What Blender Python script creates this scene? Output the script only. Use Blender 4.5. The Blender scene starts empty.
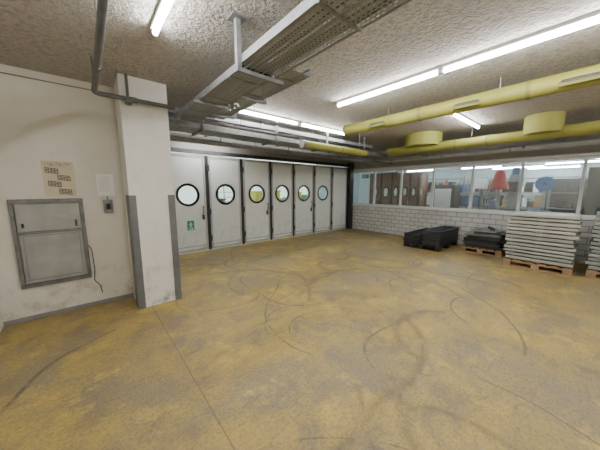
import bpy, bmesh, math, random
from mathutils import Vector, Matrix
random.seed(7)
C = bpy.context.scene.collection
H = 2.95      # ceiling height
# ---------------------------------------------------------------- materials
def nodes(name):
    m = bpy.data.materials.new(name); m.use_nodes = True
    nt = m.node_tree; b = nt.nodes['Principled BSDF']
    return m, nt, b
def N(nt, t, **kw):
    n = nt.nodes.new(t)
    for k, v in kw.items():
        if k in n.inputs: n.inputs[k].default_value = v
        else: setattr(n, k, v)
    return n
def ramp(nt, src, stops):
    r = nt.nodes.new('ShaderNodeValToRGB'); e = r.color_ramp.elements
    while len(e) < len(stops): e.new(0.5)
    for i, (p, c) in enumerate(stops):
        e[i].position = p; e[i].color = (c[0], c[1], c[2], 1) if not isinstance(c, (int, float)) else (c, c, c, 1)
    nt.links.new(src, r.inputs[0]); return r.outputs[0]
def mixc(nt, fac, a, b, mode='MIX'):
    m = nt.nodes.new('ShaderNodeMix'); m.data_type = 'RGBA'; m.blend_type = mode
    for idx, v in ((0, fac), (6, a), (7, b)):
        if hasattr(v, 'is_linked') or hasattr(v, 'links'): nt.links.new(v, m.inputs[idx])
        else: m.inputs[idx].default_value = v if idx == 0 else (v[0], v[1], v[2], 1)
    return m.outputs[2]
def math_(nt, op, a, b=0.0):
    m = nt.nodes.new('ShaderNodeMath'); m.operation = op
    for i, v in enumerate((a, b)):
        if isinstance(v, (int, float)): m.inputs[i].default_value = v
        else: nt.links.new(v, m.inputs[i])
    return m.outputs[0]
def bump(nt, b, h, strength, dist=0.01):
    n = N(nt, 'ShaderNodeBump'); n.inputs['Strength'].default_value = strength; n.inputs['Distance'].default_value = dist
    nt.links.new(h, n.inputs['Height']); nt.links.new(n.outputs[0], b.inputs['Normal'])
def noise(nt, scale, detail=4, vec=None, rough=.5, dist=0):
    n = N(nt, 'ShaderNodeTexNoise'); n.inputs['Scale'].default_value = scale; n.inputs['Detail'].default_value = detail
    n.inputs['Roughness'].default_value = rough; n.inputs['Distortion'].default_value = dist
    if vec is None:
        vec = N(nt, 'ShaderNodeTexCoord').outputs['Object']
    nt.links.new(vec, n.inputs['Vector']); return n.outputs['Fac']
def mat(name, col, rough=.6, metal=0., var=.15, scale=6, bmp=0., bscale=60, dirt=None):
    m, nt, b = nodes(name)
    d = dirt or tuple(c*(1-var*2) for c in col)
    f = ramp(nt, noise(nt, scale, 5), [(.35, 0), (.7, 1)])
    nt.links.new(mixc(nt, f, col, d), b.inputs['Base Color'])
    b.inputs['Roughness'].default_value = rough; b.inputs['Metallic'].default_value = metal
    if bmp: bump(nt, b, noise(nt, bscale, 3), bmp)
    return m
def emis(name, col, s):
    m, nt, b = nodes(name)
    b.inputs['Base Color'].default_value = (*col, 1)
    b.inputs['Emission Color'].default_value = (*col, 1); b.inputs['Emission Strength'].default_value = s
    return m

# floor
def floor_mat():
    m, nt, b = nodes('worn_ochre_floor')
    co = N(nt, 'ShaderNodeTexCoord').outputs['Object']
    big = noise(nt, .6, 8, co, .66, .3); mid = noise(nt, 2.4, 10, co, .74, .4); fine = noise(nt, 46, 5, co, .75)
    base = mixc(nt, ramp(nt, mid, [(.40, 0), (.56, 1)]), (.235, .18, .095), (.44, .315, .085))
    base = mixc(nt, ramp(nt, big, [(.47, 0), (.60, .75)]), base, (.25, .21, .14))
    yb = noise(nt, 1.5, 10, co, .76)
    base = mixc(nt, ramp(nt, yb, [(.53, 0), (.62, .85)]), base, (.57, .41, .085))
    pb = noise(nt, 3.4, 9, co, .75, 1.0)
    base = mixc(nt, ramp(nt, pb, [(.59, 0), (.68, .5)]), base, (.40, .35, .25))
    base = mixc(nt, ramp(nt, fine, [(.38, .55), (.54, 0)]), base, (.13, .10, .06))
    sx = N(nt, 'ShaderNodeSeparateXYZ'); nt.links.new(co, sx.inputs[0])
    wob = math_(nt, 'MULTIPLY', math_(nt, 'SUBTRACT', noise(nt, .7, 1, co), .5), .7)
    brk = noise(nt, 3.0, 8, co, .85)
    gaps = ramp(nt, brk, [(.40, .1), (.54, .9)])
    rnd = random.Random(31)
    acc = None
    for k in range(40):
        cx, cy, R_ = rnd.uniform(.2, 6.0), rnd.uniform(-.5, 5.0), rnd.uniform(.4, 2.3)
        dx = math_(nt, 'SUBTRACT', sx.outputs[0], cx); dy = math_(nt, 'SUBTRACT', sx.outputs[1], cy)
        r = math_(nt, 'SQRT', math_(nt, 'ADD', math_(nt, 'MULTIPLY', dx, dx), math_(nt, 'MULTIPLY', dy, dy)))
        r = math_(nt, 'ADD', r, wob)
        wd = rnd.choice([.012, .016, .022, .05, .07])
        l = math_(nt, 'MAXIMUM', math_(nt, 'SUBTRACT', 1.0, math_(nt, 'MULTIPLY', math_(nt, 'ABSOLUTE', math_(nt, 'SUBTRACT', r, R_)), 1/wd)), 0.0)
        l = math_(nt, 'MULTIPLY', l, .95 if wd < .03 else .6)
        th = rnd.uniform(0, 6.28)
        ang = math_(nt, 'ADD', math_(nt, 'MULTIPLY', dx, math.cos(th)), math_(nt, 'MULTIPLY', dy, math.sin(th)))
        l = math_(nt, 'MULTIPLY', l, math_(nt, 'GREATER_THAN', ang, R_*rnd.uniform(.2, .85)))
        acc = l if acc is None else math_(nt, 'MAXIMUM', acc, l)
    base = mixc(nt, math_(nt, 'MULTIPLY', acc, gaps), base, (.055, .047, .036))
    for rot, sc, st in ((.5, 4.2, .5), (-.6, 5.2, .45), (1.4, 3.6, .45)):
        mp = N(nt, 'ShaderNodeMapping'); mp.inputs['Scale'].default_value = (1.2, 5, 1); mp.inputs['Rotation'].default_value = (0, 0, rot)
        nt.links.new(co, mp.inputs['Vector'])
        base = mixc(nt, ramp(nt, noise(nt, sc*.6, 8, mp.outputs[0], .78, .9), [(.56, 0), (.68, st)]), base, (.13, .105, .075))
    j = math_(nt, 'LESS_THAN', math_(nt, 'ABSOLUTE', math_(nt, 'SUBTRACT', sx.outputs[0], .56)), .005)
    base = mixc(nt, math_(nt, 'MULTIPLY', j, .6), base, (.10, .08, .05))
    nt.links.new(base, b.inputs['Base Color'])
    nt.links.new(ramp(nt, mid, [(.3, .42), (.7, .65)]), b.inputs['Roughness'])
    bump(nt, b, fine, .10, .004)
    return m
def ceil_mat():
    m, nt, b = nodes('rough_sprayed_ceiling')
    co = N(nt, 'ShaderNodeTexCoord').outputs['Object']
    n1 = noise(nt, 27, 4, co, .55, .4); n2 = noise(nt, .8, 4, co)
    c = mixc(nt, ramp(nt, n1, [(.34, 0), (.56, 1)]), (.34, .315, .285), (.50, .47, .43))
    c = mixc(nt, ramp(nt, n2, [(.35, 0), (.7, .35)]), c, (.40, .375, .34))
    nt.links.new(c, b.inputs['Base Color']); b.inputs['Roughness'].default_value = .9
    bump(nt, b, n1, 1.0, .04)
    return m
def wall_mat(name, col, dirt, amount=.5, low=True):
    m, nt, b = nodes(name)
    co = N(nt, 'ShaderNodeTexCoord').outputs['Object']
    c = mixc(nt, ramp(nt, noise(nt, 1.3, 6, co, .6), [(.42, 0), (.75, amount)]), col, tuple(x*.85 for x in col))
    d = ramp(nt, noise(nt, 5, 8, co, .7), [(.5, 0), (.68, 1)])
    if low:
        sx = N(nt, 'ShaderNodeSeparateXYZ'); nt.links.new(co, sx.inputs[0])
        d = math_(nt, 'MULTIPLY', d, ramp(nt, sx.outputs[2], [(.05, .75), (.75, .10)]))
    else: d = math_(nt, 'MULTIPLY', d, .15)
    c = mixc(nt, d, c, dirt)
    nt.links.new(c, b.inputs['Base Color']); b.inputs['Roughness'].default_value = .65
    bump(nt, b, noise(nt, 40, 3, co), .08)
    return m
def block_mat():
    m, nt, b = nodes('painted_block_masonry')
    co = N(nt, 'ShaderNodeTexCoord').outputs['Object']
    sx = N(nt, 'ShaderNodeSeparateXYZ'); nt.links.new(co, sx.inputs[0])
    cb = N(nt, 'ShaderNodeCombineXYZ'); nt.links.new(sx.outputs[1], cb.inputs[0]); nt.links.new(sx.outputs[2], cb.inputs[1])
    br = N(nt, 'ShaderNodeTexBrick'); nt.links.new(cb.outputs[0], br.inputs['Vector'])
    br.inputs['Scale'].default_value = 1; br.inputs['Brick Width'].default_value = .27; br.inputs['Row Height'].default_value = .133
    br.inputs['Mortar Size'].default_value = .011
    br.inputs['Color1'].default_value = (.58, .58, .565, 1); br.inputs['Color2'].default_value = (.50, .50, .49, 1); br.inputs['Mortar'].default_value = (.27, .27, .26, 1)
    nt.links.new(br.outputs['Color'], b.inputs['Base Color']); b.inputs['Roughness'].default_value = .7
    bump(nt, b, br.outputs['Fac'], -.4, .008)
    return m
def perf_mat():
    m, nt, b = nodes('perforated_galvanised_sheet')
    co = N(nt, 'ShaderNodeTexCoord').outputs['Object']
    sx = N(nt, 'ShaderNodeSeparateXYZ'); nt.links.new(co, sx.inputs[0])
    row = math_(nt, 'MULTIPLY', sx.outputs[1], 1/.024)
    rf = math_(nt, 'FLOOR', row)
    x = math_(nt, 'ADD', math_(nt, 'MULTIPLY', sx.outputs[0], 1/.036), math_(nt, 'MULTIPLY', rf, .5))
    a = math_(nt, 'LESS_THAN', math_(nt, 'FRACT', x), .60)
    c = math_(nt, 'LESS_THAN', math_(nt, 'FRACT', row), .42)
    hole = math_(nt, 'MULTIPLY', a, c)
    b.inputs['Base Color'].default_value = (.27, .285, .30, 1); b.inputs['Metallic'].default_value = .1; b.inputs['Roughness'].default_value = .5
    nt.links.new(math_(nt, 'SUBTRACT', 1.0, hole), b.inputs['Alpha'])
    return m
def glass_mat(name, tint=(.95, .98, 1), g=.08):
    m = bpy.data.materials.new(name); m.use_nodes = True; nt = m.node_tree; nt.nodes.clear()
    o = N(nt, 'ShaderNodeOutputMaterial'); t = N(nt, 'ShaderNodeBsdfTransparent'); gl = N(nt, 'ShaderNodeBsdfGlossy'); mx = N(nt, 'ShaderNodeMixShader')
    t.inputs[0].default_value = (*tint, 1); gl.inputs['Roughness'].default_value = .03; mx.inputs[0].default_value = g
    nt.links.new(t.outputs[0], mx.inputs[1]); nt.links.new(gl.outputs[0], mx.inputs[2]); nt.links.new(mx.outputs[0], o.inputs[0])
    return m
def wood_mat(name, c1, c2):
    m, nt, b = nodes(name)
    co = N(nt, 'ShaderNodeTexCoord').outputs['Object']
    mp = N(nt, 'ShaderNodeMapping'); mp.inputs['Scale'].default_value = (12, 2, 2); nt.links.new(co, mp.inputs['Vector'])
    nt.links.new(mixc(nt, noise(nt, 3, 6, mp.outputs[0], .6), c1, c2), b.inputs['Base Color']); b.inputs['Roughness'].default_value = .7
    return m

M = dict(
    floor=floor_mat(), ceil=ceil_mat(), block=block_mat(), perf=perf_mat(),
    wall=wall_mat('off_white_wall_paint', (.74, .71, .64), (.32, .27, .20), .7),
    pillar=wall_mat('scuffed_white_column_paint', (.80, .79, .76), (.14, .13, .11), .4),
    darkwall=wall_mat('grey_upper_wall_paint', (.28, .275, .26), (.2, .18, .16), .5, False),
    door=wall_mat('white_door_lacquer', (.72, .75, .73), (.34, .32, .28), .4), doorg=wall_mat('greyish_door_lacquer', (.63, .66, .65), (.30, .28, .25), .5),
    black=mat('black_rubber', (.012, .012, .014), .5), dark=mat('dark_steel', (.05, .052, .055), .5, .4),
    galv=mat('galvanised_steel', (.36, .37, .38), .42, .5, .12, 12), dgalv=mat('dull_galvanised_steel', (.25, .262, .275), .5, .3, .15, 12), cond=mat('dark_conduit_steel', (.15, .155, .16), .5, .35, .15, 12), grey=mat('grey_painted_metal', (.28, .29, .29), .5, .1),
    guard=mat('dull_steel_guard', (.17, .18, .19), .5, .3, .12, 5),
    yellow=mat('olive_yellow_duct_paint', (.32, .315, .065), .6, 0, .14, 2),
    dimyellow=mat('dusty_yellow_duct_paint', (.20, .20, .06), .6, 0, .08, 2),
    white=mat('white_enamel', (.75, .75, .73), .4, 0, .04), frame=mat('pale_window_frame', (.62, .64, .64), .45, 0, .05), palegrey=mat('pale_grey_insulation', (.40, .41, .40), .6, 0, .08),
    tube=emis('fluorescent_tube', (1, .985, .955), 98),
    glass=glass_mat('window_glass', (.90, .96, .98), .12), pglass=glass_mat('porthole_glass', (.9, .97, .93), .08),
    pallet=wood_mat('pallet_wood', (.34, .22, .12), (.18, .115, .065)), brown=wood_mat('brown_cabinet_wood', (.20, .10, .045), (.12, .055, .03)),
    panel=mat('light_grey_panel', (.36, .37, .33), .55, 0, .10, 5), panelb=mat('blue_grey_panel', (.27, .295, .285), .55, 0, .10, 5), panelw=mat('beige_panel', (.43, .43, .385), .55, 0, .08, 5),
    hatch=mat('grey_hatch_sheet', (.38, .385, .37), .5, .1, .12, 5), hatchf=mat('hatch_frame_metal', (.22, .225, .225), .45, .3, .2, 10), hatchl=mat('hatch_rib_metal', (.26, .265, .26), .5, .2, .08, 8),
    paper=mat('white_paper', (.90, .89, .87), .8, 0, .02), poster=mat('yellowed_poster_paper', (.66, .59, .43), .8, 0, .05), ink=mat('dark_ink', (.10, .095, .085), .8), inkg=mat('grey_ink', (.28, .25, .21), .8), inkp=mat('pale_grey_ink', (.55, .55, .54), .8),
    green=mat('sign_green', (.02, .28, .11), .5, 0, .03), red=mat('red_lacquer', (.46, .05, .05), .6, 0, .05), blue=mat('machine_blue', (.025, .09, .22), .5, 0, .06),
    plastic=mat('black_plastic', (.012, .013, .016), .42, 0, .2, 5), plastg=mat('dark_grey_plastic', (.045, .05, .055), .5, 0, .2, 5),
    lino=mat('pale_workshop_floor', (.33, .37, .37), .35), inwall=mat('pale_blue_wall', (.42, .50, .52), .7, 0, .04), inceil=mat('pale_ceiling', (.30, .32, .32), .8, 0, .05),
    card=mat('cardboard', (.36, .24, .13), .8), asphalt=mat('asphalt', (.22, .22, .21), .9), cyell=mat('bright_yellow_paint', (.7, .6, .12), .5, 0, .05), hedge=mat('hedge_green', (.20, .33, .16), .9, 0, .3, 9, .8, 30),
)
# ---------------------------------------------------------------- helpers
def addobj(name, me, m=None, parent=None, loc=(0, 0, 0), label=None):
    o = bpy.data.objects.new(name, me); C.objects.link(o); o.location = loc
    if m is not None: me.materials.append(M[m] if isinstance(m, str) else m)
    if parent: o.parent = parent
    if label: o['label'] = label
    return o
def thing(name, label, cat, loc=(0, 0, 0), rz=0, group=None):
    e = bpy.data.objects.new(name, None); C.objects.link(e); e.location = loc; e.rotation_euler = (0, 0, rz); e.empty_display_size = .1
    e['label'] = label; e['category'] = cat
    if group: e['group'] = group
    return e
def top(o, label, cat, group=None):
    o['label'] = label; o['category'] = cat
    if group: o['group'] = group
    return o
def struct(o, label):
    o['kind'] = 'structure'; o['label'] = label; return o
def bm_box(bm, c, s, rot=None):
    r = bmesh.ops.create_cube(bm, size=1)
    mtx = Matrix.Translation(c) @ (rot.to_4x4() if rot else Matrix.Identity(4)) @ Matrix.Diagonal((*s, 1))
    bmesh.ops.transform(bm, matrix=mtx, verts=r['verts'])
def bm_cyl(bm, p1, p2, r, seg=16, r2=None):
    p1, p2 = Vector(p1), Vector(p2); d = p2-p1
    x = bmesh.ops.create_cone(bm, cap_ends=True, segments=seg, radius1=r, radius2=r if r2 is None else r2, depth=d.length)
    q = Vector((0, 0, 1)).rotation_difference(d.normalized())
    bmesh.ops.transform(bm, matrix=Matrix.Translation((p1+p2)/2) @ q.to_matrix().to_4x4(), verts=x['verts'])
def fin(bm, name, m, parent=None, loc=(0, 0, 0), bevel=0, smooth=False, label=None):
    if bevel: 
        bmesh.ops.bevel(bm, geom=[e for e in bm.edges], offset=bevel, segments=1, affect='EDGES', profile=.5)
    bmesh.ops.recalc_face_normals(bm, faces=bm.faces)
    me = bpy.data.meshes.new(name); bm.to_mesh(me); bm.free()
    if smooth:
        for p in me.polygons: p.use_smooth = True
        try: me.set_sharp_from_angle(angle=math.radians(40))
        except Exception: pass
    return addobj(name, me, m, parent, loc, label)
def boxes(name, lst, m, parent=None, loc=(0, 0, 0), bevel=0, label=None):
    bm = bmesh.new()
    for b in lst: bm_box(bm, b[0], b[1], b[2] if len(b) > 2 else None)
    return fin(bm, name, m, parent, loc, bevel, False, label)
def each(name, lst, m, parent=None, bevel=0):
    """one object per box, for countable parts"""
    return [boxes(name, [b], m, parent, (0, 0, 0), bevel) for b in lst]
def bx(name, x0, x1, y0, y1, z0, z1, m, parent=None, loc=(0, 0, 0), bevel=0, label=None):
    return boxes(name, [(((x0+x1)/2, (y0+y1)/2, (z0+z1)/2), (x1-x0, y1-y0, z1-z0))], m, parent, loc, bevel, label)
def cyls(name, lst, m, parent=None, loc=(0, 0, 0), seg=16, label=None):
    o = None
    for c in lst:
        bm = bmesh.new(); bm_cyl(bm, c[0], c[1], c[2], seg, c[3] if len(c) > 3 else None)
        o = fin(bm, name, m, parent, loc, 0, True, label)
    return o
def lathe(name, prof, m, parent=None, loc=(0, 0, 0), seg=32, axis='Z'):
    bm = bmesh.new(); rings = []
    for r, z in prof:
        rings.append([bm.verts.new((r*math.cos(2*math.pi*i/seg), r*math.sin(2*math.pi*i/seg), z)) for i in range(seg)])
    for a, b in zip(rings, rings[1:]):
        for i in range(seg): bm.faces.new((a[i], a[(i+1) % seg], b[(i+1) % seg], b[i]))
    if axis == 'Y': bmesh.ops.rotate(bm, verts=bm.verts, matrix=Matrix.Rotation(math.pi/2, 3, 'X'))
    return fin(bm, name, m, parent, loc, 0, True)
def pipe(name, pts, r, m, parent=None, loc=(0, 0, 0), res=3):
    cu = bpy.data.curves.new(name, 'CURVE'); cu.dimensions = '3D'; cu.bevel_depth = r; cu.bevel_resolution = res; cu.use_fill_caps = True
    s = cu.splines.new('POLY'); s.points.add(len(pts)-1)
    for i, p in enumerate(pts): s.points[i].co = (*p, 1)
    tmp = bpy.data.objects.new('t', cu); C.objects.link(tmp)
    dg = bpy.context.evaluated_depsgraph_get(); me = bpy.data.meshes.new_from_object(tmp.evaluated_get(dg))
    bpy.data.objects.remove(tmp); me.materials.clear()
    for p in me.polygons: p.use_smooth = True
    return addobj(name, me, m, parent, loc)
def rounded(pts, r, n=6):
    out = [Vector(pts[0])]
    for a, b, c in zip(pts, pts[1:], pts[2:]):
        a, b, c = Vector(a), Vector(b), Vector(c); d1 = (a-b).normalized(); d2 = (c-b).normalized()
        p, q = b+d1*r, b+d2*r
        for i in range(n+1):
            t = i/n; out.append((1-t)**2*p+2*t*(1-t)*b+t*t*q)
    out.append(Vector(pts[-1])); return out

# ---------------------------------------------------------------- room shell
XW, YD, YL = 8.2, 6.45, 4.36
struct(bx('floor', -1.0, 8.4, -4.1, 6.6, -.15, 0, 'floor'), 'worn ochre yellow coated concrete floor with dark scuffs')
struct(bx('ceiling', -1.0, 8.4, -4.1, 6.6, H, H+.15, 'ceil'), 'rough textured beige-grey sprayed ceiling')
struct(bx('wall_left', -.87, .92, YL, YL+.2, 0, H, 'wall'), 'off-white panelled wall with scuffs')
struct(bx('wall_return', -1.07, -.87, -4.1, YL+.2, 0, H, 'wall'), 'off-white side wall')
struct(bx('wall_recess', .72, .92, YL+.2, 6.6, 0, H, 'wall'), 'off-white wall beside folding doors')
struct(bx('wall_rear', -.87, 8.4, -4.3, -4.1, 0, H, 'wall'), 'off-white rear wall')
struct(boxes('wall_doors', [((4.56, 6.53, 2.73), (7.28, .16, .44)), ((1.17, 6.53, 1.255), (.5, .16, 2.51)), ((8.09, 6.53, 1.255), (.22, .16, 2.51))], 'darkwall'), 'grey wall framing the folding doors')
SILL, WT = .97, 2.31
struct(bx('wall_windows_low', XW, XW+.2, -4.1, 6.6, 0, SILL-.03, 'block'), 'white painted concrete block parapet wall')
struct(bx('wall_windows_high', XW, XW+.2, -4.1, 6.6, WT+.03, H, 'darkwall'), 'grey wall strip above the interior windows')
struct(bx('wall_windows_end', XW, XW+.2, -4.1, -1.9, SILL-.03, WT+.03, 'darkwall'), 'grey wall beside the interior windows')
struct(bx('trim_1', XW-.05, XW+.22, -1.9, 6.45, SILL-.03, SILL+.015, 'frame', bevel=.004), 'pale window sill along the block wall')
struct(bx('trim_2', XW-.02, XW+.2, -1.9, 6.45, WT-.01, WT+.05, 'frame'), 'pale window head rail')
struct(bx('trim_3', 1.40, 8.0, 6.36, 6.45, 2.45, 2.54, 'dark'), 'dark steel track above the folding doors')
struct(bx('trim_4', 7.99, 8.19, 6.30, 6.45, 0, 2.6, 'dark'), 'dark steel corner post')
struct(bx('baseboard_left', -.87, .42, YL-.012, YL, 0, .05, 'grey'), 'thin grey skirting strip')
struct(bx('trim_5', -.87, .87, YL-.006, YL, 2.852, 2.866, 'inkg'), 'joint line of the wall panelling')
# windows
ym = [6.43, 5.39, 4.35, 3.30, 2.26, 1.22, .20, -.84, -1.88]
for i in range(8):
    a, b_ = ym[i+1], ym[i]
    zc = (SILL+WT)/2; zh = WT-SILL; fw = .03
    w = boxes('window_%d' % (i+1), [((XW+.08, a+fw/2, zc), (.07, fw, zh-.02)), ((XW+.08, b_-fw/2, zc), (.07, fw, zh-.02)),
        ((XW+.08, (a+b_)/2, SILL+.04), (.07, b_-a-2*fw, .05)), ((XW+.08, (a+b_)/2, WT-.045), (.07, b_-a-2*fw, .05))], 'frame')
    struct(w, 'fixed interior window with pale metal frame')
    bx('pane', XW+.078, XW+.082, a+fw, b_-fw, SILL+.065, WT-.07, 'glass', w)
# ---------------------------------------------------------------- doors
def holed_panel(name, w, h, t, hz, r, m):
    bm = bmesh.new(); angs = sorted(set([round(2*math.pi*i/48, 5) for i in range(48)] + [round(math.atan2(z, x) % (2*math.pi), 5) for x in (-w/2, w/2) for z in (-hz, h-hz)]))
    def outer(a):
        c, s = math.cos(a), math.sin(a); ts = []
        if abs(c) > 1e-6: ts.append((w/2)/abs(c))
        if s > 1e-6: ts.append((h-hz)/s)
        if s < -1e-6: ts.append(hz/-s)
        k = min(ts); return c*k, s*k
    L = {}
    for key, y in (('f', 0), ('b', t)):
        L[key+'i'] = [bm.verts.new((r*math.cos(a), y, hz+r*math.sin(a))) for a in angs]
        L[key+'o'] = [bm.verts.new((outer(a)[0], y, hz+outer(a)[1])) for a in angs]
    n = len(angs)
    for i in range(n):
        j = (i+1) % n
        for p, q in (('fi', 'fo'), ('bi', 'bo'), ('fi', 'bi'), ('fo', 'bo')):
            bm.faces.new((L[p][i], L[p][j], L[q][j], L[q][i]))
    return fin(bm, name, m)
db = [1.43, 2.39, 3.36, 4.32, 5.21, 6.14, 7.06, 7.97]
pc = [1.90, 2.91, 3.85, 4.77, 5.67, 6.58, None]
for i in range(7):
    sw_ = .07 if i < 3 else .055
    x0, x1 = db[i]+sw_/2+.01, db[i+1]-sw_/2-.01; w = x1-x0; cx = (x0+x1)/2
    mm = 'doorg' if i < 2 else 'door'
    if pc[i]:
        d = holed_panel('door_%d' % (i+1), w, 2.40, .06, 1.43, .23, mm)
    else:
        d = bx('door_%d' % (i+1), -w/2, w/2, 0, .06, 0, 2.40, mm)
    d.location = (cx, 6.44, .025)
    struct(d, 'white folding door leaf with round porthole' if pc[i] else 'plain white folding door leaf')
    if pc[i]:
        lathe('porthole_frame', [(.222, -.02), (.232, -.03), (.266, -.03), (.280, -.012), (.280, 0), (.222, 0), (.222, -.02)], 'black', d, (0, 0, 1.43), 40, 'Y')
        bm = bmesh.new(); bm_cyl(bm, (0, .028, 1.43), (0, .034, 1.43), .228, 40); fin(bm, 'porthole_glass', 'pglass', d)
    boxes('edge_profile', [((-w/2+.025, -.008, 1.2), (.045, .016, 2.38)), ((w/2-.025, -.008, 1.2), (.045, .016, 2.38)), ((0, -.008, 2.36), (w-.09, .016, .06)), ((0, -.008, .035), (w-.09, .016, .05))], 'palegrey', d)
    bx('kick_strip', -w/2+.06, w/2-.06, -.008, 0, .13, .145, 'grey', d)
    bx('seal', w/2, w/2+sw_+.02, .0, .05, 0, 2.40, 'black', d)
    if i in (0, 2, 4):
        pipe('handle', rounded([(w/2-.09, 0, .96), (w/2-.09, -.05, .96), (w/2-.09, -.05, 1.14), (w/2-.09, 0, 1.14)], .02), .012, 'dark', d)
        bx('lock_plate', w/2-.12, w/2-.06, -.012, 0, .80, .93, 'dark', d)
    if i > 0:
        each('hinge', [((-w/2-.02, -.014, z), (.07, .028, .15)) for z in (.3, 1.0, 2.1)], 'dark', d)
s = thing('exit_sign', 'small green emergency exit sign with white pictogram on door', 'sign', (1.93, 6.439, .70)); s.scale = (.75, 1, .75)
bx('sign_plate', -.11, .11, -.006, 0, -.16, .16, 'green', s)
R = lambda a: Matrix.Rotation(a, 3, 'Y')
boxes('pictogram', [((0, -.008, .09), (.035, .003, .035)), ((0, -.008, .03), (.035, .003, .08), R(.2)), ((.03, -.008, .04), (.06, .003, .014), R(.5)), ((-.03, -.008, .04), (.06, .003, .014), R(.4)),
    ((.02, -.008, -.035), (.018, .003, .07), R(-.5)), ((-.025, -.008, -.035), (.018, .003, .07), R(.6)), ((0, -.008, -.115), (.14, .003, .02)), ((.05, -.008, -.1), (.05, .003, .015), R(.75)), ((.05, -.008, -.13), (.05, .003, .015), R(-.75))], 'white', s)
# ---------------------------------------------------------------- pillar
p = thing('pillar', 'white painted square column with steel corner guards and scuffs', 'column', (.42, 3.80, 0))
bx('shaft', 0, .52, 0, .555, 0, H, 'pillar', p, bevel=0)
boxes('corner_guard', [((.032, -.004, .76), (.080, .008, 1.52)), ((-.004, .14, .76), (.008, .28, 1.52))], 'guard', p)
boxes('corner_guard', [((.485, -.004, .76), (.086, .008, 1.52)), ((.524, .05, .76), (.008, .106, 1.52))], 'guard', p)
# ---------------------------------------------------------------- left wall items
h = thing('wall_hatch', 'scuffed grey metal wall hatch with raised upper section in frame', 'hatch', (-.68, YL, .41))
W_, Hh = .65, 1.07
boxes('frame', [((W_/2, -.02, .022), (W_, .04, .044)), ((W_/2, -.02, Hh-.025), (W_, .04, .05)), ((.018, -.02, Hh/2), (.036, .04, Hh-.10)), ((W_-.018, -.02, Hh/2), (.036, .04, Hh-.10))], 'hatchf', h, bevel=.003)
hd = bx('lower_door', .042, W_-.042, -.016, 0, .05, .66, 'hatch', h, bevel=.003)
boxes('panel_rim', [((W_/2, -.018, .63), (W_-.12, .006, .012)), ((.075, -.018, .36), (.010, .006, .52)), ((W_-.075, -.018, .36), (.010, .006, .52)), ((W_/2, -.018, .09), (W_-.12, .006, .012))], 'hatchl', hd)
ud = bx('upper_door', .042, W_-.042, -.034, 0, .672, Hh-.055, 'hatch', h, bevel=.005)
bx('ledge', .05, W_-.05, -.048, -.032, .673, .690, 'hatchf', ud)
bx('label_plate', W_/2+.08, W_/2+.16, -.038, -.034, .84, .88, 'palegrey', ud)
each('latch', [((W_-.09, -.040, .76), (.02, .025, .08)), ((.09, -.040, .76), (.02, .025, .05))], 'dark', ud)
pipe('power_cord', rounded([(-.035, YL-.02, .86), (.0, YL-.012, .80), (.01, YL-.012, .50), (-.01, YL-.012, .35), (.05, YL-.012, .28), (.06, YL-.012, .16)], .04), .005, 'black')
top(bpy.data.objects['power_cord'], 'thin black cord hanging down beside the wall hatch', 'cable')
po = thing('poster', 'yellowed paper poster with grey drawings of stacked crates', 'poster', (-.37, YL, 1.51))
bx('sheet', 0, .29, -.003, 0, 0, .43, 'poster', po)
lst = []
for k in range(9): lst.append(((.035+k*.026, -.004, .395+.006*math.sin(k*2)), (.018, .002, .006 + .005*(k % 3)), R(.25*math.sin(k*3))))
boxes('title_lettering', lst, 'inkg', po)
lst = []
for (x, z) in ((.085, .285), (.19, .20), (.10, .125), (.19, .03)):
    for q in range(4): lst.append(((x, -.004, z+.018*q), (.12, .002, .0085), R(.12)))
    for e in range(5): lst.append(((x-.056+.028*e, -.0045, z+.027-.0034*(e-2)), (.005, .001, .066)))
boxes('crate_pictures', lst, 'ink', po)
boxes('caption_text', [((.13, -.004, .372), (.18, .002, .004))], 'inkg', po)
pp = thing('notice_sheet', 'white printed notice paper fixed to the wall', 'paper', (.13, YL, 1.51))
bx('sheet', 0, .19, -.003, 0, 0, .29, 'paper', pp)
boxes('printed_text', [((.095-.01*(k % 3), -.004, .255-.02*k), (.14-.02*(k % 3), .002, .003)) for k in range(11)], 'inkp', pp)
sw = thing('switch_box', 'grey wall switch box with dark rocker', 'switch', (.23, YL, 1.37))
bx('housing', -.05, .05, -.045, 0, -.085, .085, 'grey', sw, bevel=.006)
bx('rocker', -.022, .022, -.055, -.045, -.045, .03, 'black', sw, bevel=.003)
bx('conduit', -.008, .008, -.02, 0, .085, .13, 'grey', sw)
# ---------------------------------------------------------------- lamps
def lamp(loc, rz, L=1.5, drop=.0, label='ceiling-mounted white batten with bright fluorescent tube'):
    t = thing('fluorescent_lamp', label, 'lamp', (loc[0], loc[1], loc[2]+.002), rz, 'fluorescent ceiling lamps')
    bx('batten', -L/2, L/2, -.03, .03, -.035-drop, -drop, 'white', t, bevel=.004)
    each('end_cap', [((-L/2+.012, 0, -.058-drop), (.022, .034, .05)), ((L/2-.012, 0, -.058-drop), (.022, .034, .05))], 'white', t)
    cyls('tube', [((-L/2+.02, 0, -.062-drop), (L/2-.02, 0, -.062-drop), .02)], 'tube', t, seg=12)
    if drop: cyls('hanger_rod', [((-L/3, 0, -drop), (-L/3, 0, 0), .004), ((L/3, 0, -drop), (L/3, 0, 0), .004)], 'galv', t, seg=6)
hp = math.pi/2
for (x, y, r) in ((3.14, 2.02, hp), (3.14, .50, hp), (3.14, -1.02, hp), (.57, 1.80, hp), (-.3, -.6, hp), (5.75, 1.76, 0), (2.62, 4.02, 0), (4.20, 4.02, 0), (.57, -2.2, hp), (5.6, -1.6, 0), (3.14, -2.8, hp), (6.6, -3.2, 0)):
    lamp((x, y, H), r)
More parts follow.
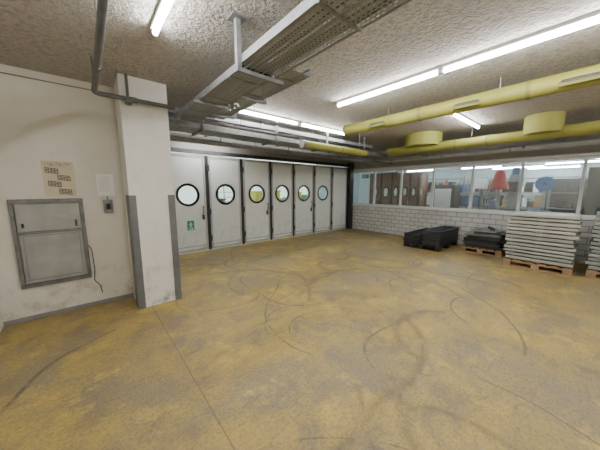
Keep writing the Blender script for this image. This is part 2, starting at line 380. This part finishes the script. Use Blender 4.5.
lamp((2.35, 5.95, H), 0, 1.2, .22, 'suspended white batten with fluorescent tube near doors')
# ---------------------------------------------------------------- yellow ducts
d1 = thing('air_duct', 'long olive-yellow round ventilation duct with slot grilles', 'duct', (4.0, 0, 2.73))
cyls('duct_pipe', [((0, -4.09, 0), (0, 3.3, 0), .096)], 'yellow', d1, seg=32)
cyls('joint_collar', [((0, y-.02, 0), (0, y+.02, 0), .103) for y in (-1.4, .62, 1.85, 3.27)], 'dimyellow', d1, seg=32)
RY = Matrix.Rotation(.35, 3, 'Y')
for y in (.22, 1.22, 2.55):
    g = boxes('slot_grille', [((-.088, y, -.032), (.024, .30, .085), RY)], 'dimyellow', d1)
    boxes('louvre', [((-.100, y, -.036+.019*(k-1.5)), (.006, .27, .013), RY) for k in range(4)], 'ink', g)
cyls('hanger_rod', [((0, y, .09), (0, y, .22), .006) for y in (-2.5, -.8, .9, 2.4)], 'galv', d1, seg=6)
d2 = thing('air_duct', 'olive-yellow round ventilation duct with two large drum plenums', 'duct', (6.6, 0, 2.62))
cyls('duct_pipe', [((0, -4.09, 0), (0, 3.9, 0), .105)], 'yellow', d2, seg=32)
cyls('joint_collar', [((0, y-.02, 0), (0, y+.02, 0), .112) for y in (-1.0, 1.6, 2.2, 3.87)], 'dimyellow', d2, seg=32)
cyls('drum_plenum', [((0, .76, 0), (0, .76, .33), .28)], 'yellow', d2, seg=40)
cyls('drum_plenum', [((0, 2.95, .04), (0, 2.95, .33), .42)], 'yellow', d2, seg=40)
cyls('hanger_rod', [((0, y, .10), (0, y, .33), .006) for y in (-2, -.3, 1.9, 3.6)], 'galv', d2, seg=6)
d3 = thing('air_duct', 'dusty yellow round duct section below trays near folding doors', 'duct', (0, 3.93, 2.50))
cyls('duct_pipe', [((3.45, 0, 0), (5.6, 0, 0), .072)], 'yellow', d3, seg=28)
cyls('joint_collar', [((x-.02, 0, 0), (x+.02, 0, 0), .079) for x in (4.6, 5.57)], 'dimyellow', d3, seg=28)
cyls('end_cap', [((3.40, 0, 0), (3.47, 0, 0), .08)], 'dgalv', d3, seg=28)
cyls('hanger_rod', [((x, 0, .07), (x, 0, .45), .006) for x in (3.9, 5.3)], 'galv', d3, seg=6)
def run(label, loc, a, b, r, m, hangers, cl=True, seg=20):
    t = thing('service_pipe', label, 'pipe', loc)
    a, b = Vector(a), Vector(b); d = (b-a).normalized()
    cyls('pipe_run', [(a, b, r)], m, t, seg=seg)
    for q in hangers:
        c = a+d*q
        if cl: cyls('pipe_clamp', [(c-d*.015, c+d*.015, r+.008)], 'dgalv', t, seg=seg)
        cyls('hanger_rod', [(c+Vector((0, 0, r)), c+Vector((0, 0, H-loc[2])), .006)], 'dgalv', t, seg=6)
run('thick pale grey insulated pipe above the folding doors', (0, 5.5, 2.62), (.93, 0, 0), (8.19, 0, 0), .085, 'palegrey', (.8, 2.3, 3.8, 5.3, 6.6))
run('pale grey pipe above the interior windows', (7.75, 0, 2.52), (0, -4.09, 0), (0, 5.3, 0), .055, 'palegrey', (2, 4, 5.5, 7, 8.5))
run('thin galvanised pipe above the interior windows', (7.45, 0, 2.72), (0, -4.09, 0), (0, 5.3, 0), .03, 'galv', (2, 4, 5.5, 7, 8.5), False, 14)
run('galvanised pipe running beside the cable trays', (0, 3.72, 2.72), (1.90, 0, 0), (3.8, 0, 0), .028, 'dgalv', (.3, 1.5), False, 14)
run('dark conduit pipe below the cable trays', (0, 3.80, 2.56), (1.10, 0, 0), (3.2, 0, 0), .022, 'cond', (.9, 1.9), False, 14)
run('thin grey pipe under the door-side cable trays', (0, 4.66, 2.45), (.93, 0, 0), (8.19, 0, 0), .03, 'dgalv', (1.1, 2.7, 4.3, 6.0), True, 14)
run('galvanised conduit above the folding doors', (0, 5.15, 2.50), (.93, 0, 0), (8.19, 0, 0), .022, 'dgalv', (1.3, 3.1, 4.9, 6.4), True, 12)
run('dark steel pipe crossing below the ceiling', (0, 5.28, 2.78), (.93, 0, 0), (7.3, 0, 0), .045, 'dark', (1.5, 3.3, 4.9), True, 16)
# conduit top left
cp = thing('conduit_pipe', 'dark galvanised conduit pipe turning toward the white column', 'pipe', (0, 0, 0))
pipe('pipe_run', rounded([(.18, -4.0, 2.65), (.18, 3.70, 2.65), (1.00, 3.70, 2.65)], .07), .026, 'cond', cp)
cyls('hanger_rod', [((.18, y, 2.65), (.18, y, H), .008) for y in (-2, .5, 2.4, 3.5)], 'cond', cp, seg=8)
cyls('coupling', [((.18, 2.9, 2.65), (.18, 3.0, 2.65), .033), ((.50, 3.70, 2.65), (.58, 3.70, 2.65), .033)], 'cond', cp, seg=14)
cyls('riser', [((.50, 3.765, 2.60), (.50, 3.765, H), .016)], 'cond', cp, seg=10)
bx('clamp', .47, .53, 3.67, 3.80, 2.61, 2.64, 'cond', cp)
# ---------------------------------------------------------------- cable trays
def tray(label, loc, rz, L, W, hh=.07, perf=True, hang=(), hz=.3, rung=.12, rodside=0):
    t = thing('cable_tray', label, 'cable tray', loc, rz)
    for sgn in (0, 1):
        y = sgn*W; k = 1 if sgn == 0 else -1
        boxes('side_rail', [((L/2, y, hh/2), (L, .004, hh)), ((L/2, y+k*.01, hh), (L, .022, .004)), ((L/2, y+k*.01, 0), (L, .022, .004))], 'dgalv', t)
    if perf:
        bx('perforated_base', 0, L, .003, W-.003, -.001, .001, 'perf', t)
        each('cross_rib', [((.2+k*.6, W/2, -.006), (.02, W, .006)) for k in range(int(L/.6))], 'dgalv', t)
    else:
        each('rung', [((.05+k*rung, W/2, .006), (.03, W, .012)) for k in range(int(L/rung))], 'dgalv', t)
    for x in hang:
        boxes('hanger_bracket', [((x, W/2, -.02), (.04, W+.12, .03)), ((x, -.04, (hz-.02)/2), (.04, .03, hz+.02))] + ([((x, W+.04, (hz-.02)/2), (.04, .03, hz+.02))] if rodside else []), 'dgalv', t)
    return t
tray('wide perforated galvanised cable tray hung under the ceiling', (1.455, -3.9, 2.62), hp, 5.92, .385, .06, True, (1.5, 3.6), H-2.62)
tray('narrow perforated cable tray continuing toward the doors', (1.40, 2.04, 2.60), hp, 2.02, .32, .06, True, (1.0,), H-2.60)
tray('short perforated cable tray branching beside the wide tray', (1.80, 1.95, 2.70), hp, 2.05, .26, .06, True, (.9, 1.8), H-2.70)
tray('wide perforated galvanised cable tray running beside folding doors', (1.0, 4.12, 2.53), 0, 5.9, .42, .08, True, (.5, 1.9, 3.3, 4.7), H-2.53, rodside=1)
tray('upper perforated cable tray stacked above another tray', (1.0, 4.16, 2.72), 0, 5.2, .30, .07, True, (), H-2.72)
tray('narrow ladder cable tray near the folding doors', (1.0, 4.80, 2.64), 0, 5.9, .22, .06, False, (.9, 2.6, 4.4), H-2.64)
tray('perforated cable tray above interior windows', (7.2, -3.9, 2.50), hp, 8.2, .22, .06, True, (1, 3, 5, 7), H-2.50)
hc = thing('ceiling_bracket', 'galvanised ceiling hanger channel with slotted arm holding trays', 'bracket', (1.05, 2.0, 2.58))
bx('channel', -.02, .02, -.02, .02, 0, H-2.58, 'dgalv', hc); bx('base_plate', -.06, .06, -.06, .06, H-2.58-.012, H-2.58, 'dgalv', hc); bx('arm', -.02, .44, -.02, .02, -.03, .0, 'dgalv', hc)
for k in range(6):
    x = 1.12+.050*k
    o = pipe('cable', [(x+.01*math.sin(i*1.3+k), -3.5+i*.37, 2.638+.004*math.sin(i+k)) for i in range(20)], .012+.004*(k % 2), ('black', 'plastg', 'plastg', 'grey', 'black', 'black')[k])
    top(o, '%s electrical cable lying in the cable tray' % ('black', 'dark grey', 'dark grey', 'grey', 'black', 'black')[k], 'cable', 'cables in the overhead tray')
for k in range(5):
    y = 4.18+.07*k
    o = pipe('cable', [(1.05+i*.38, y+.012*math.sin(i*1.1+k), 2.547+.003*math.sin(i+k)) for i in range(15)], .012, ('black', 'grey', 'plastg', 'black', 'plastic')[k])
    top(o, '%s electrical cable lying in the tray near doors' % ('black', 'grey', 'dark grey', 'black', 'black')[k], 'cable', 'cables in the door-side tray')
jb = thing('junction_box', 'grey metal junction box fixed beside the cable trays', 'junction box', (1.55, 3.98, 2.70))
bx('housing', -.09, .09, -.05, .05, 0, .25, 'grey', jb, bevel=.006); bx('lid', -.08, .08, -.06, -.05, .02, .23, 'dgalv', jb)
# ---------------------------------------------------------------- pallets and stacks
def pallet(loc, lx, ly, label, m='pallet', rz=0):
    t = thing('pallet', label, 'pallet', loc, rz)
    n = 6; bw = ly/n*.72
    boxes('deck', [((lx/2, bw/2+k*(ly-bw)/(n-1), .133), (lx, bw, .022)) for k in range(n)] + [((x, ly/2, .111), (.1, ly, .022)) for x in (.05, lx/2, lx-.05)], m, t)
    each('block', [((x, y, .06), (.1, .12, .08)) for x in (.05, lx/2, lx-.05) for y in (.06, ly/2, ly-.06)], m, t)
    each('base_board', [((x, ly/2, .01), (.1, ly, .02)) for x in (.05, lx/2, lx-.05)], m, t)
    return t
def panel_mesh(name, lx, ly, m, th=.026, pitch=.052):
    g = pitch-th
    bm = bmesh.new()
    bm_box(bm, (0, 0, g+th/2), (lx, ly, th))
    bmesh.ops.bevel(bm, geom=list(bm.edges), offset=.004, segments=1, affect='EDGES', profile=.5)
    for sx_ in (-1, 0, 1):
        for sy in (-1, 0, 1): bm_box(bm, (sx_*(lx/2-.09), sy*(ly/2-.11), g/2), (.06, .09, g))
    return fin(bm, name, m)
def stack(cx, cy, lx, ly, ztop, z0, label, group, mats, seed):
    rnd = random.Random(seed); z = z0
    while z < ztop:
        mm = rnd.choice(mats); pt = rnd.choice([.066, .074, .080])
        o = panel_mesh('flat_panel', lx*rnd.uniform(.98, 1.02), ly*rnd.uniform(.95, 1.04), mm, pt-rnd.choice([.018, .022]), pt)
        o.location = (cx+rnd.uniform(-.012, .012), cy+rnd.uniform(-.022, .022), z); z += pt
        o.rotation_euler = (0, 0, rnd.uniform(-.005, .005))
        top(o, label, 'panel', group)
    return z
pallet((6.66, .12, 0), .80, 1.0, 'worn wooden pallet under a stack of grey panels')
stack(7.06, .62, .80, .99, 1.07, .1445, 'dull grey-green flat panel stacked on a wooden pallet', 'grey panels on the front pallet', ['panel', 'panel', 'panelw', 'panelb'], 3)
pallet((6.85, -1.10, 0), .80, 1.05, 'wooden pallet under blue-grey panels')
stack(7.25, -.56, .80, 1.03, 1.15, .1445, 'blue-grey flat panel stacked on a wooden pallet', 'blue-grey panels on the second pallet', ['panelb', 'panelb', 'panel'], 9)
# pallet of loose dark pieces
pallet((7.34, 1.28, 0), .80, .86, 'wooden pallet carrying loose dark plastic pieces')
def crate(loc, lx, ly, h, m, label, rz=0, ry=0):
    t = thing('plastic_tray', label, 'tray', loc, rz, 'dark trays on the pallet'); t.rotation_euler = (0, ry, rz)
    boxes('shell', [((0, 0, .006), (lx, ly, .012)), ((0, ly/2-.008, h/2), (lx, .016, h)), ((0, -ly/2+.008, h/2), (lx, .016, h)), ((lx/2-.008, 0, h/2), (.016, ly-.032, h)), ((-lx/2+.008, 0, h/2), (.016, ly-.032, h))], m, t)
    boxes('rim', [((0, s*(ly/2+.006), h-.008), (lx+.024, .012, .016)) for s in (-1, 1)] + [((s*(lx/2+.006), 0, h-.008), (.012, ly, .016)) for s in (-1, 1)], m, t)
z = .1445
for k in range(4):
    hh = (.07, .055, .085)[k % 3]
    crate((7.74+random.uniform(-.04, .04), 1.70+random.uniform(-.05, .05), z), .72-.02*k, .78-.03*k, hh, ('plastic', 'plastg')[k % 2], ('black', 'dark grey')[k % 2]+' shallow plastic tray in an untidy pile', random.uniform(-.12, .12)); z += hh+.001
z += .001
for k in range(5):
    o = panel_mesh('flat_panel', .70-.05*k, .74-.06*k, ('grey', 'panelb', 'plastg', 'panel', 'grey')[k], .020, .032); o.location = (7.72+.03*math.sin(k*2.1), 1.68+.06*math.cos(k*1.7), z); o.rotation_euler = (0, 0, (.1, -.12, .18, -.06, .25)[k]); z += .033
    top(o, ('flat grey panel', 'flat blue-grey panel', 'flat dark grey panel', 'flat light grey panel', 'flat grey panel')[k]+' lying on a pile of dark trays', 'panel', 'flat panels on dark trays')
def loose(lx, ly, lz, loc, rot, m, label, name='loose_profile', grp='loose dark profiles'):
    o = boxes(name, [((0, 0, lz-.004), (lx, ly, .008)), ((0, -ly/2+.004, lz/2), (lx, .008, lz)), ((0, ly/2-.004, lz/2), (lx, .008, lz))], m); o.location = loc; o.rotation_euler = rot
    top(o, label, 'profile', grp); return o
loose(.45, .07, .04, (7.70, 1.60, z+.001), (0, 0, .4), 'plastg', 'grey-black plastic profile lying on a pile of trays')
# black long flat trays on a low pallet
pallet((6.74, 2.42, 0), 1.30, .95, 'dark low pallet under long black trays', 'plastic')
def slat_frame(loc, lx, ly, label, rz):
    n = 10
    t = thing('long_tray', label, 'tray', loc, rz, 'long black trays on the pallet')
    boxes('rim', [((0, s*(ly/2-.015), .048), (lx, .03, .022)) for s in (-1, 1)] + [((s*(lx/2-.015), 0, .048), (.03, ly-.06, .022)) for s in (-1, 1)], 'plastg', t)
    boxes('shell', [((0, s*(ly/2-.022), .0185), (lx-.03, .02, .037)) for s in (-1, 1)] + [((s*(lx/2-.022), 0, .0185), (.02, ly-.07, .037)) for s in (-1, 1)] + [((0, 0, .004), (lx-.05, ly-.06, .008))], 'plastic', t)
    boxes('ribs', [((-lx/2+.10+k*(lx-.2)/(n-1), 0, .030), (.025, ly-.07, .044)) for k in range(n)], 'plastic', t)
for k in range(4):
    slat_frame((7.36+random.uniform(-.03, .03), 3.13, .1445+k*.061), 1.38, .44, 'long flat black ribbed tray in a neat stack', random.uniform(-.012, .012))
for k in range(6):
    slat_frame((7.42+random.uniform(-.03, .03)+.015*k, 2.66, .1445+k*.061), 1.38, .44, 'long flat black ribbed tray in a neat stack', random.uniform(-.012, .012))
# ---------------------------------------------------------------- adjoining workshop
struct(bx('floor_workshop', 8.4, 15.2, -5.5, 8.5, -.15, 0, 'lino'), 'pale workshop floor')
struct(bx('ceiling_workshop', 8.4, 15.2, -5.5, 8.5, H, H+.15, 'inceil'), 'grey workshop ceiling')
struct(bx('wall_workshop_far', 15.0, 15.2, -5.5, 8.5, 0, H, 'inwall'), 'pale blue workshop wall')
struct(bx('wall_workshop_side', 8.4, 15.0, 8.3, 8.5, 0, H, 'inwall'), 'pale blue workshop side wall')
struct(bx('wall_workshop_end', 8.4, 15.0, -5.7, -5.5, 0, H, 'inwall'), 'pale blue workshop end wall')
struct(boxes('wall_workshop_near', [((8.3, 7.55, H/2), (.2, 1.88, H)), ((8.3, -4.8, H/2), (.2, 1.38, H))], 'inwall'), 'pale wall beside interior windows')
for x in (9.6, 11.4, 13.4):
    for y in (-2.2, .6, 3.4, 6.0): lamp((x, y, H), hp, 1.5, .35, 'suspended white batten with fluorescent tube in workshop')
lamp((12.4, 2.0, H), hp, 1.5, .50, 'suspended white batten with fluorescent tube in workshop'); lamp((14.2, 1.2, H), hp, 1.5, .45, 'suspended white batten with fluorescent tube in workshop')
def wardrobe(loc, w, d, hh, label, m='brown'):
    t = thing('wardrobe', label, 'cabinet', loc)
    bx('body', 0, d, 0, w, .06, hh, m, t, bevel=.004); bx('plinth', .03, d, .02, w-.02, 0, .06, 'dark', t)
    for k in range(2):
        dd = bx('door', -.02, 0, .005+k*w/2, w/2-.005+k*w/2, .08, hh-.02, m, t, bevel=.003)
        bx('handle', -.05, -.02, w/2-.05+k*.07, w/2-.03+k*.07, 1.0, 1.16, 'galv', dd)
wardrobe((9.4, 5.10, 0), 1.25, .5, 2.25, 'wide brown wooden two-door cabinet')
wardrobe((9.4, 4.15, 0), .88, .5, 2.2, 'brown wooden two-door cabinet')
wardrobe((13.9, 5.0, 0), 1.2, .5, 2.0, 'grey metal two-door cabinet', 'grey')
wardrobe((9.0, -.95, 0), 1.1, .5, 2.1, 'tall black metal cabinet', 'dark')
wardrobe((14.3, .2, 0), 1.2, .5, 2.0, 'dark metal two-door cabinet', 'dark')
def rack(loc, w, label, seed):
    rnd = random.Random(seed); t = thing('storage_rack', label, 'shelf', loc)
    each('upright', [((x, y, 1.05), (.04, .04, 2.1)) for x in (.02, .48) for y in (.02, w-.02)], 'grey', t)
    for z in (.3, .9, 1.45, 2.0): bx('shelf_board', 0, .5, 0, w, z, z+.025, 'grey', t)
    for z in (.925, 1.475):
        y = .05
        while y < w-.32:
            bw = rnd.uniform(.10, .22); hh = rnd.uniform(.14, .42); mm, cn = rnd.choice([('card', 'brown cardboard'), ('blue', 'blue plastic'), ('grey', 'grey metal'), ('plastg', 'dark grey plastic'), ('white', 'white'), ('plastic', 'black plastic'), ('dark', 'dark metal')])
            b = thing('storage_box', cn+' storage box standing on a rack shelf', 'box', (loc[0]+.06, loc[1]+y, z), 0, 'boxes on the workshop racks')
            bx('body', 0, .36, 0, bw, 0, hh, mm, b); bx('lid', -.008, .368, -.006, bw+.006, hh, hh+.02, mm, b)
            y += bw+rnd.uniform(.02, .05)
rack((11.5, 3.4, 0), 1.8, 'grey metal storage rack filled with boxes', 1)
rack((12.8, 1.2, 0), 1.8, 'grey metal storage rack filled with boxes', 2)
rack((11.8, -2.0, 0), 1.8, 'grey metal storage rack filled with boxes', 4)
rack((14.2, 2.6, 0), 1.8, 'grey metal storage rack filled with boxes', 6)
rack((12.6, -.6, 0), 1.7, 'grey metal storage rack filled with boxes', 8)
def bench(loc, w, label):
    t = thing('workbench', label, 'table', loc)
    bx('top', 0, .75, 0, w, .86, .90, 'pallet', t); each('leg', [((x, y, .43), (.05, .05, .86)) for x in (.05, .7) for y in (.05, w-.05)], 'grey', t)
    bx('drawer', .05, .6, .15, .6, .6, .86, 'grey', t)
bench((9.7, 1.5, 0), 1.7, 'workbench with wooden top and grey legs'); bench((10.2, -.6, 0), 1.85, 'workbench with wooden top and grey legs')
rc = thing('extraction_hood', 'pinkish-red bell-shaped hood on a grey stand', 'machine', (10.0, 2.0, .90))
lathe('hood', [(.0, 1.28), (.05, 1.275), (.095, 1.25), (.13, 1.20), (.155, 1.10), (.17, 1.0), (.19, .90), (.235, .80), (.25, .72), (.24, .68), (0, .68)], 'red', rc, seg=32)
lathe('stand', [(0, 0), (.2, 0), (.2, .03), (.06, .06), (.05, .68), (0, .68)], 'grey', rc, seg=24)
hr = thing('hose_reel', 'round blue reel on a grey stand standing on workbench', 'reel', (10.50, 1.0, .90))
cyls('reel_disc', [((-.06, 0, .85), (-.03, 0, .85), .22), ((.10, 0, .85), (.13, 0, .85), .22)], 'blue', hr, seg=32)
cyls('hose_coil', [((-.03, 0, .85), (.10, 0, .85), .17)], 'plastg', hr, seg=28)
cyls('hub', [((-.09, 0, .85), (-.06, 0, .85), .05)], 'dark', hr, seg=20)
boxes('stand', [((.18, 0, .45), (.06, .08, .9)), ((.1, 0, .02), (.36, .36, .04))], 'grey', hr)
mb = thing('machine', 'dark workshop machine with grey base and control panel', 'machine', (10.6, .0, .90))
bx('body', -.25, .25, -.30, .30, 0, .75, 'plastg', mb, bevel=.02); bx('control_panel', -.29, -.25, -.18, .12, .4, .62, 'blue', mb); bx('chute', -.1, .1, -.1, .1, .75, 1.0, 'grey', mb, bevel=.01)
mo = thing('monitor', 'black flat monitor standing on workbench', 'monitor', (10.0, 2.75, .90))
bx('screen', -.02, .02, -.27, .27, .12, .46, 'black', mo, bevel=.004); bx('display', -.024, -.02, -.25, .25, .14, .44, 'blue', mo); boxes('stand', [((.03, 0, .1), (.03, .05, .2)), ((.03, 0, .01), (.18, .24, .02))], 'dark', mo)
m2 = thing('machine', 'tall grey drill press machine with white head', 'machine', (10.95, 2.7, 0))
bx('base', -.3, .3, -.3, .3, 0, .8, 'grey', m2, bevel=.01); bx('column', .05, .15, -.06, .06, .8, 1.9, 'galv', m2); bx('head', -.25, .2, -.15, .15, 1.6, 1.95, 'white', m2, bevel=.02); cyls('spindle', [((-.12, 0, 1.3), (-.12, 0, 1.6), .03)], 'galv', m2)
m3 = thing('machine', 'large dark grey cabinet machine with pale door', 'machine', (10.3, 3.65, 0))
bx('body', -.3, .3, -.4, .35, 0, 1.75, 'plastg', m3, bevel=.02); bx('door', -.33, -.3, -.3, .25, .9, 1.6, 'frame', m3, bevel=.01); cyls('signal_light', [((0, 0, 1.75), (0, 0, 1.95), .03)], 'red', m3)
m4 = thing('machine', 'dark milling machine with tall column and side motor', 'machine', (11.6, 1.9, 0))
bx('base', -.35, .35, -.4, .4, 0, .9, 'plastg', m4, bevel=.01); bx('column', .0, .25, -.15, .15, .9, 2.1, 'grey', m4, bevel=.01); bx('head', -.35, .1, -.16, .16, 1.5, 1.85, 'dark', m4, bevel=.02); cyls('motor', [((.1, 0, 2.1), (.1, 0, 2.35), .11)], 'blue', m4)
m5 = thing('machine', 'grey lathe machine with dark headstock and chuck', 'machine', (9.9, -1.6, 0)); bx('bed', -.25, .25, -.4, .4, 0, .95, 'grey', m5, bevel=.01); bx('headstock', -.2, .2, .05, .38, .95, 1.45, 'plastg', m5, bevel=.02); cyls('chuck', [((0, -.05, 1.2), (0, .05, 1.2), .12)], 'galv', m5, seg=24)
es = thing('exit_sign', 'green illuminated exit sign hanging from the workshop ceiling', 'sign', (9.2, 6.45, 2.05))
bx('sign_plate', -.02, .02, -.16, .16, 0, .16, 'green', es); boxes('pictogram', [((-.022, -.03, .08), (.004, .12, .02)), ((-.022, .06, .08), (.004, .05, .09))], 'white', es); cyls('hanger_rod', [((0, -.1, .16), (0, -.1, .9), .004), ((0, .1, .16), (0, .1, .9), .004)], 'galv', es, seg=6)
# ---------------------------------------------------------------- yard outside doors
struct(bx('floor_yard', -1, 16, 6.6, 18, -.2, -.05, 'asphalt'), 'grey asphalt yard')
hg = boxes('hedge', [((9+k*1.1, 15.5, .40), (1.3, .9, 1.2+.3*math.sin(k*2)), Matrix.Rotation(.2*math.sin(k), 3, 'Z')) for k in range(6)], 'hedge', bevel=.12); top(hg, 'green hedge bordering the yard', 'hedge')
sk = thing('waste_container', 'yellow open steel waste container in the yard', 'container', (6.5, 10.5, -.05))
boxes('shell', [((0, 0, .3), (1.3, 1.2, .06)), ((0, .6, .9), (1.3, .05, 1.3)), ((0, -.6, .9), (1.3, .05, 1.3)), ((.65, 0, .9), (.05, 1.2, 1.3)), ((-.65, 0, .9), (.05, 1.2, 1.3))], 'cyell', sk)
each('rib', [((-.5+.25*k, -.65, .9), (.06, .05, 1.2)) for k in range(5)], 'cyell', sk); each('skid', [((0, y, .135), (1.3, .12, .27)) for y in (-.45, .45)], 'dark', sk)
gd = thing('parcel_trolley', 'grey wheeled mesh trolley standing in the yard', 'trolley', (4.75, 10.2, -.05))
boxes('mesh_cage', [((x, y, .95), (.03, .03, 1.6)) for x in (-.4, .4) for y in (-.3, .3)] + [((0, y, z), (.8, .015, .015)) for y in (-.3, .3) for z in (.3, .5, .7, .9, 1.1, 1.3, 1.5, 1.74)], 'grey', gd)
bx('base', -.42, .42, -.32, .32, .12, .18, 'dark', gd); cyls('wheel', [((x, y-.02, .06), (x, y+.02, .06), .06) for x in (-.35, .35) for y in (-.25, .25)], 'black', gd)
for k, (tx, ty, mm, hh, cn) in enumerate(((4.55, 10.25, 'dark', .9, 'dark'), (8.3, 11.2, 'hedge', 1.25, 'green'), (10.2, 11.5, 'cyell', 1.15, 'yellow'))):
    wb = thing('wheeled_bin', cn+' wheeled bin with lid standing in the yard', 'bin', (tx, ty+.9, -.05), 0, 'wheeled bins in the yard')
    bx('body', -.28, .28, -.3, .3, .08, hh+.25, mm, wb, bevel=.03); bx('lid', -.31, .31, -.34, .32, hh+.25, hh+.32, mm, wb, bevel=.02); cyls('wheel', [((x-.03, .25, .10), (x+.03, .25, .10), .10) for x in (-.25, .25)], 'black', wb)
# ---------------------------------------------------------------- world, camera
w = bpy.data.worlds.new('World'); bpy.context.scene.world = w; w.use_nodes = True
bg = w.node_tree.nodes['Background']; bg.inputs[0].default_value = (.84, .93, .90, 1); bg.inputs[1].default_value = 2.0
cam = bpy.data.cameras.new('Camera'); co = bpy.data.objects.new('Camera', cam); C.objects.link(co)
cam.lens = 15.0; cam.sensor_width = 36; cam.clip_start = .02
co.location = (0, 0, 1.6); co.rotation_euler = (math.radians(90-8.2), 0, math.radians(-40.5))
bpy.context.scene.camera = co
